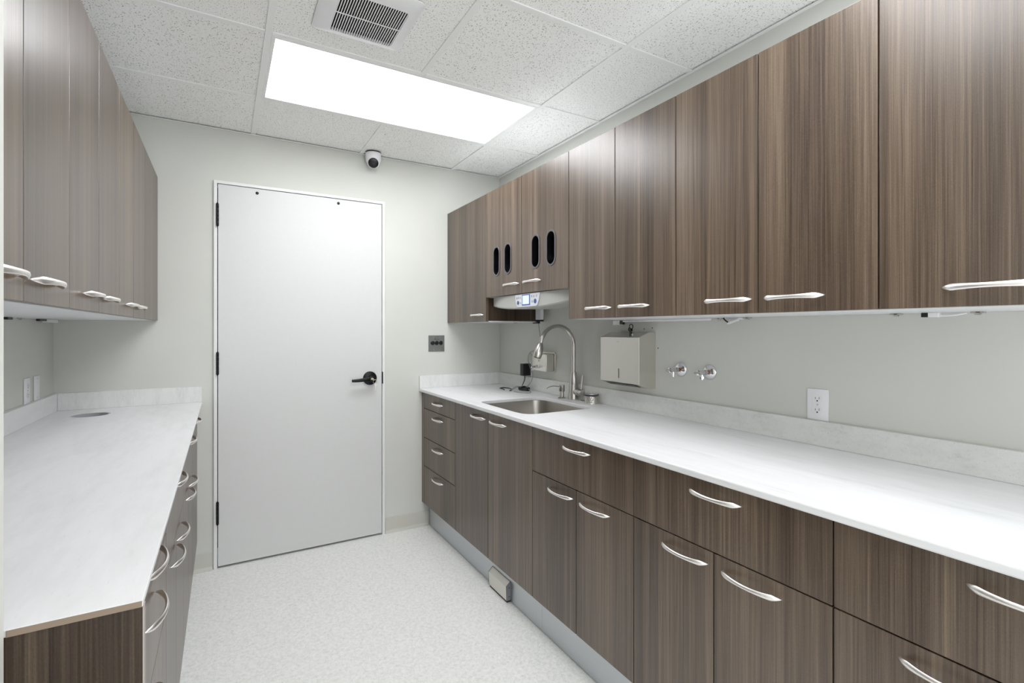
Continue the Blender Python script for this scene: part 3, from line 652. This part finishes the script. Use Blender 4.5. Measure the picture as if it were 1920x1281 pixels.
b = nb(); tube(b, [(1.722, -0.428, 1.0285), (1.720, -0.430, 1.005), (1.712, -0.424, 0.978), (1.706, -0.420, 0.958), (1.704, -0.424, 0.9465)], lambda t: 0.0036 - 0.0012 * min(1, t * 2), 8, 5); obj('cord', b, BLACK, T, smooth=True)
# coil of black cable
b = nb(); pts = []
for q in range(0, 361 * 5, 20):
    a = math.radians(q); kk = q / 1800; pts.append((1.690 + 0.024 * math.cos(a) + 0.006 * math.sin(3 * a), -0.470 + 0.052 * math.sin(a), ZW + 0.0055 + 0.016 * kk + 0.002 * math.sin(2.3 * a)))
tube(b, pts, 0.0034, 7, 2)
tube(b, [(1.655, -0.47, ZW + .006), (1.672, -0.468, ZW + .022), (1.706, -0.466, ZW + .026), (1.728, -0.466, ZW + .008)], 0.0035, 7, 5)
o = obj('cable_coil', b, BLACK, None, smooth=True); tag(o, 'bundled black power cable lying on worktop under the adapter', 'cable')
# grey sensor cable: from the cabinet underside, round the soap valve and onto the worktop
b = nb()
tube(b, [(1.735, -0.572, 1.3740), (1.735, -0.590, 1.30), (1.735, -0.600, 1.235), (1.735, -0.545, 1.205), (1.7365, -0.466, 1.180), (1.737, -0.446, 1.140), (1.735, -0.470, 1.085), (1.726, -0.512, 1.060), (1.722, -0.520, 1.02), (1.715, -0.505, 0.985), (1.702, -0.455, 0.9495), (1.66, -0.43, 0.962), (1.615, -0.430, 0.941), (1.600, -0.46, 0.9385)], 0.0022, 8, 6)
tube(b, [(1.7345, -0.470, 1.184), (1.728, -0.522, 1.150), (1.720, -0.530, 1.105), (1.722, -0.500, 1.075)], 0.0022, 8, 6)
tube(b, [(1.600, -0.46, 0.9385), (1.66, -0.425, 0.955), (1.70, -0.475, 0.964), (1.685, -0.545, 0.945), (1.655, -0.600, 0.9385), (1.615, -0.575, 0.938), (1.60, -0.49, 0.9382)], 0.0022, 8, 6)
o = obj('grey_cable', b, CABLE, None, smooth=True); tag(o, 'thin grey cable hanging behind the faucet and looping onto worktop', 'cable')
b = nb(); tube(b, [(1.594, -0.452, ZW + .0045), (1.640, -0.395, ZW + .0045), (1.655, -0.330, ZW + .0045), (1.640, -0.285, ZW + .0045)], 0.0035, 8, 5); tube(b, [(1.640, -0.285, ZW + .0045), (1.605, -0.300, ZW + .0045), (1.600, -0.345, ZW + .0045), (1.588, -0.388, ZW + .0045)], 0.0035, 8, 5)
o = obj('cable_end', b, BLACK, None, smooth=True); tag(o, 'black sleeved cable end bent on the worktop left of the cable coil', 'cable')
b = nb(); cyl(b, (1.732, -0.525, 1.079), (1.734, -0.548, 1.088), 0.010, n=16, bev=0.003); lathe(b, (1.730, -0.502, 1.070), (0, -1, 0.2), [(0, 0.006), (0.02, 0.009)], 14); 
o = obj('cable_tie', b, WHITE, None, smooth=True); tag(o, 'white cable tie knot beside the wall soap dispenser', 'cable tie')
# stop valves
def stop_valve(y, z, label, turn):
    T = thing('stop_valve', label, 'valve', (XR, y, z), 'chrome stop valves on the right wall')
    b = nb(); R = 0.033
    lathe(b, (XR - .0005, y, z), (-1, 0, 0), [(0, R), (0.002, R), (0.005, R * 0.93), (0.009, R * 0.72), (0.012, R * 0.45), (0.014, 0.0115), (0.014, 0.0085)], 36); obj('escutcheon', b, CHROME, T, smooth=True, auto=60)
    b = nb(); cyl(b, (XR - .014, y, z), (XR - .024, y, z), 0.0078, n=18); obj('copper_stub', b, COPPER, T, smooth=True)
    b = nb(); x = XR - .0245
    lathe(b, (x, y, z), (-1, 0, 0), [(0, 0.0125), (0.011, 0.0125), (0.012, 0.009), (0.014, 0.009)], 6)
    lathe(b, (x - .0142, y, z), (-1, 0, 0), [(0, 0.0095), (0.022, 0.0095), (0.026, 0.008)], 20)
    lathe(b, (x - .0405, y, z), (-1, 0, 0), [(0, 0.0115), (0.009, 0.0115), (0.010, 0.0075), (0.013, 0.0070)], 6)
    vb = obj('valve_body', b, CHROME, T, smooth=True)
    b = nb(); cyl(b, (x - .025, y, z - 0.008), (x - .025, y, z - 0.022), 0.0072, n=18); cyl(b, (x - .025, y, z - 0.022), (x - .025, y, z - 0.030), 0.0060, n=18); 
    if turn: lathe(b, (x - .025, y, z - 0.016), (0, 0, -1), [(0, 0.0095), (0.009, 0.0095)], 6)
    obj('outlet_stub', b, CHROME, vb, smooth=True)
    b = nb(); cyl(b, (x - .0537, y, z), (x - .072, y, z), 0.0042, n=14, bev=0.0006); obj('stem', b, NICKEL, vb, smooth=True)
stop_valve(-1.6845, 1.1534, 'chrome stop valve on right wall, the one nearer the towel dispenser', 0)
stop_valve(-1.8361, 1.1526, 'chrome stop valve on right wall, the one nearer the camera', 1)
# switch plate on back wall
T = thing('switch_plate', 'square steel plate with three round key switches on the back wall', 'switch plate', (1.269, 0, 1.182))
obj('plate', box(nb(), 1.2108, 1.3272, -0.0045, -0.0006, 1.1822, 1.2926, bev=0.001), SWPL, T)
for x in (1.2395, 1.2690, 1.2995):
    r = obj('switch_ring', lathe(nb(), (x, -0.0046, 1.2405), (0, -1, 0), [(0, 0.0145), (0.004, 0.0145), (0.006, 0.012), (0.006, 0.0095)], 28), BLACK, T, smooth=True)
    obj('key_switch', lathe(nb(), (x, -0.0046, 1.2405), (0, -1, 0), [(0, 0.0094), (0.0045, 0.0094), (0.0055, 0.0075), (0.0055, 0)], 24), NICKEL, r, smooth=True)
    r2 = [c for c in r.children][0]; 
for x, z in ((1.2485, 1.2815), (1.2920, 1.2815), (1.2485, 1.1925), (1.2920, 1.1925)):
    obj('screw', lathe(nb(), (x, -0.0046, z), (0, -1, 0), [(0, 0.0035), (0.001, 0.0030), (0.0012, 0)], 12), CHROME, T)
b = nb(); prism(b, [(1.2545, -0.0047, 1.2665), (1.2565, -0.0047, 1.2695), (1.2600, -0.0047, 1.2690), (1.2625, -0.0047, 1.2660), (1.2590, -0.0047, 1.2620), (1.2570, -0.0047, 1.2650)], (0, -0.0003, 0))
for i in range(6): box(b, 1.2635 + i * 0.0040, 1.2668 + i * 0.0040, -0.0050, -0.0047, 1.2628, 1.2648 + (0.0012 if i in (0, 4) else 0))
obj('plate_print', b, BLACK, T)

# ------------------------------------------------------------------ control unit under the short cabinet
T = thing('control_unit', 'curved grey housing with blue lit display under the short wall cabinet', 'control unit', (1.45, -0.997, 1.44))
b = nb(); rings = []; NU = 36
for i in range(NU + 1):
    t = -1 + 2 * i / NU; y = -0.997 + t * 0.392; xf = 1.358 + 0.036 * abs(t) ** 3.2; zb = 1.4405 + 0.028 * abs(t) ** 2.0
    rings.append([b.verts.new(p) for p in ((xf, y, 1.5195), (xf, y, zb + 0.006), (xf + 0.006, y, zb), (1.56, y, zb + 0.004), (1.56, y, 1.5195))])
for r0, r1 in zip(rings, rings[1:]):
    for i in range(5): b.faces.new((r0[i], r0[(i + 1) % 5], r1[(i + 1) % 5], r1[i]))
b.faces.new(rings[0]); b.faces.new(rings[-1][::-1])
obj('housing', b, GREYH, T, smooth=True, auto=30)
xp = 1.3545
pn = obj('control_panel', prism(nb(), [(xp, -0.923, 1.5165), (xp, -1.160, 1.5165), (xp, -1.151, 1.480), (xp, -1.137, 1.456), (xp, -1.125, 1.4505), (xp, -0.953, 1.4505), (xp, -0.942, 1.456), (xp, -0.930, 1.480)], (0.0045, 0, 0), bev=0.0008), PAN, T)
obj('display_bezel', box(nb(), xp - 0.0012, xp - 0.0001, -1.0735, -0.9955, 1.4585, 1.5140, bev=0.0004), BLUF, pn)
obj('screen', box(nb(), xp - 0.0017, xp - 0.0013, -1.0655, -1.0030, 1.4640, 1.5090), SCREEN, T)
for y, z, r, m_ in [(-0.943, 1.5, .0075, 0), (-0.960, 1.502, .0065, 0), (-0.978, 1.502, .0065, 0), (-1.090, 1.502, .0065, 0), (-1.110, 1.502, .0065, 0), (-1.134, 1.503, .0075, 0), (-0.955, 1.4745, .0105, 1), (-0.979, 1.474, .0060, 0), (-1.094, 1.476, .0060, 0), (-1.122, 1.476, .0120, 1)]:
    obj('button', lathe(nb(), (xp - .0002, y, z), (-1, 0, 0), [(0, r), (0.0010, r), (0.0015, r * 0.8), (0.0015, 0)], 18), BLUE if m_ else LGREY, pn, smooth=True)
T2 = thing('cable_channel', 'white vertical cable channel between control unit and wall below short cabinet', 'cable channel', (1.70, -0.632, 1.39))
obj('channel', box(nb(), 1.690, 1.712, -0.6650, -0.6070, 1.394, 1.4840, bev=0.001), WHITE, T2)
obj('black_clip', box(box(nb(), 1.692, 1.706, -0.634, -0.612, 1.3705, 1.3935), 1.692, 1.706, -0.612, -0.572, 1.3705, 1.3775), BLACK, T2)

# ------------------------------------------------------------------ small fittings under the wall cabinets
def clip(x, y, z, label, group='metal cable clips under the wall cabinets', s=1.0):
    T = thing('cable_clip', label, 'clip', (x, y, z), group)
    obj('bracket', box(box(nb(), x - .008, x + .008, y - .014 * s, y + .014 * s, z - .0055, z - .001, bev=.0006), x - .004, x + .004, y - .006, y + .006, z - .0095, z - .0056), NICKEL, T)
    obj('slot', box(nb(), x - .0083, x - .0081, y - .006, y + .003, z - .004, z - .002), BLACK, T)
Z0 = ZU0
clip(1.735, -1.905, Z0, 'metal clip under the wall cabinet left of the dangling white connector')
clip(1.735, -2.030, Z0, 'metal clip under the wall cabinet right of the dangling white connector')
clip(1.700, -2.530, Z0, 'metal clip under the right cabinets above the wall outlet')
clip(1.700, -2.712, Z0, 'metal clip under the right cabinets, nearest the right edge')
clip(1.60, -0.560 + .05, Z0, 'metal clip under the corner wall cabinet above the adapter')
clip(-0.700, -0.520, Z0, 'metal clip under the left wall cabinets, nearest the camera')
T = thing('under_cabinet_light', 'slim unlit white light bar under the cabinet above the towel dispenser', 'light', (1.735, -1.45, Z0 - .02), )
obj('driver_box', box(nb(), 1.728, 1.752, -1.325, -1.278, Z0 - .0245, Z0 - .0008, bev=.001), WHITE, T)
obj('bar', box(nb(), 1.730, 1.748, -1.86, -1.348, Z0 - .010, Z0 - .0008, bev=.001), WHITE, T)
obj('plug', box(nb(), 1.730, 1.746, -1.347, -1.326, Z0 - .021, Z0 - .002, bev=.001), BLACK, T)
T = thing('cable_connector', 'white connector with black lead dangling under the cabinet near the stop valves', 'connector', (1.735, -1.965, Z0 - .02))
b = nb(); tube(b, [(1.735, -1.925, Z0 - .001), (1.735, -1.930, Z0 - .008), (1.735, -1.942, Z0 - .017), (1.735, -1.950, Z0 - .0215)], .003, 8, 4); obj('lead', b, BLACK, T, smooth=True)
b = nb(); prism(b, [(1.728, -1.946, Z0 - .026), (1.728, -1.990, Z0 - .0125), (1.728, -1.992, Z0 - .0065), (1.728, -1.948, Z0 - .0195)], (0.014, 0, 0)); obj('plug', b, WHITE, T)
obj('socket', box(nb(), 1.729, 1.745, -2.012, -1.9925, Z0 - .0085, Z0 - .0012, bev=.0006), WHITE, T)
T = thing('cable_connector', 'black and white cable connector under the right cabinet near the right edge', 'connector', (1.70, -2.62, Z0 - .01))
obj('plug', box(nb(), 1.692, 1.706, -2.607, -2.592, Z0 - .0135, Z0 - .001, bev=.0015), BLACK, T)
obj('sleeve', box(nb(), 1.692, 1.708, -2.632, -2.6075, Z0 - .0135, Z0 - .001, bev=.0015), WHITE, T)
b = nb(); tube(b, [(1.70, -2.633, Z0 - .010), (1.70, -2.66, Z0 - .0095), (1.70, -2.69, Z0 - .004)], .0022, 8, 4); obj('lead', b, WHITE, T, smooth=True)
T = thing('cable_connector', 'black and white cable connector under the left wall cabinets', 'connector', (-0.69, -0.35, Z0 - .01))
obj('plug', box(nb(), -0.698, -0.684, -0.340, -0.250, Z0 - .010, Z0 - .001, bev=.001), BLACK, T)
obj('sleeve', box(nb(), -0.700, -0.682, -0.249, -0.080, Z0 - .015, Z0 - .001, bev=.002), WHITE, T)
T = thing('cable_connector', 'black plug under the left wall cabinets at the left edge', 'connector', (-0.70, -0.66, Z0 - .01))
obj('plug', box(nb(), -0.706, -0.690, -0.690, -0.640, Z0 - .010, Z0 - .001, bev=.001), BLACK, T)

# ------------------------------------------------------------------ foot sensor on plinth
T = thing('foot_pedal', 'small chamfered steel foot switch box on the plinth under the sink', 'foot switch', (1.20, -1.03, 0.01))
ya, yb = -1.122, -0.937
pr = [(1.2120, ya + .003, 0.0125), (1.1890, ya + .003, 0.0125), (1.1865, ya + .003, 0.080), (1.2090, ya + .003, 0.1005), (1.2120, ya + .003, 0.1005)]
obj('cover', prism(nb(), pr, (0, yb - ya - .006, 0), bev=.0006), STEEL, T)
for y in (ya - .0002, yb - .0028):
    s_ = obj('side_cap', prism(nb(), [(p[0], y, p[2] - (0.0015 if p[2] < .05 else -.0005)) for p in pr], (0, 0.003, 0)), GREY, T)
    for z in (0.030, 0.072):
        if y < -1: obj('screw', cyl(nb(), (1.2035, y - .0012, z), (1.2035, y - .0001, z), 0.0024, n=12), BLACK, s_)
obj('foot', box(nb(), 1.1925, 1.2115, ya + .004, yb - .004, 0.0008, 0.0108), BLACK, T)
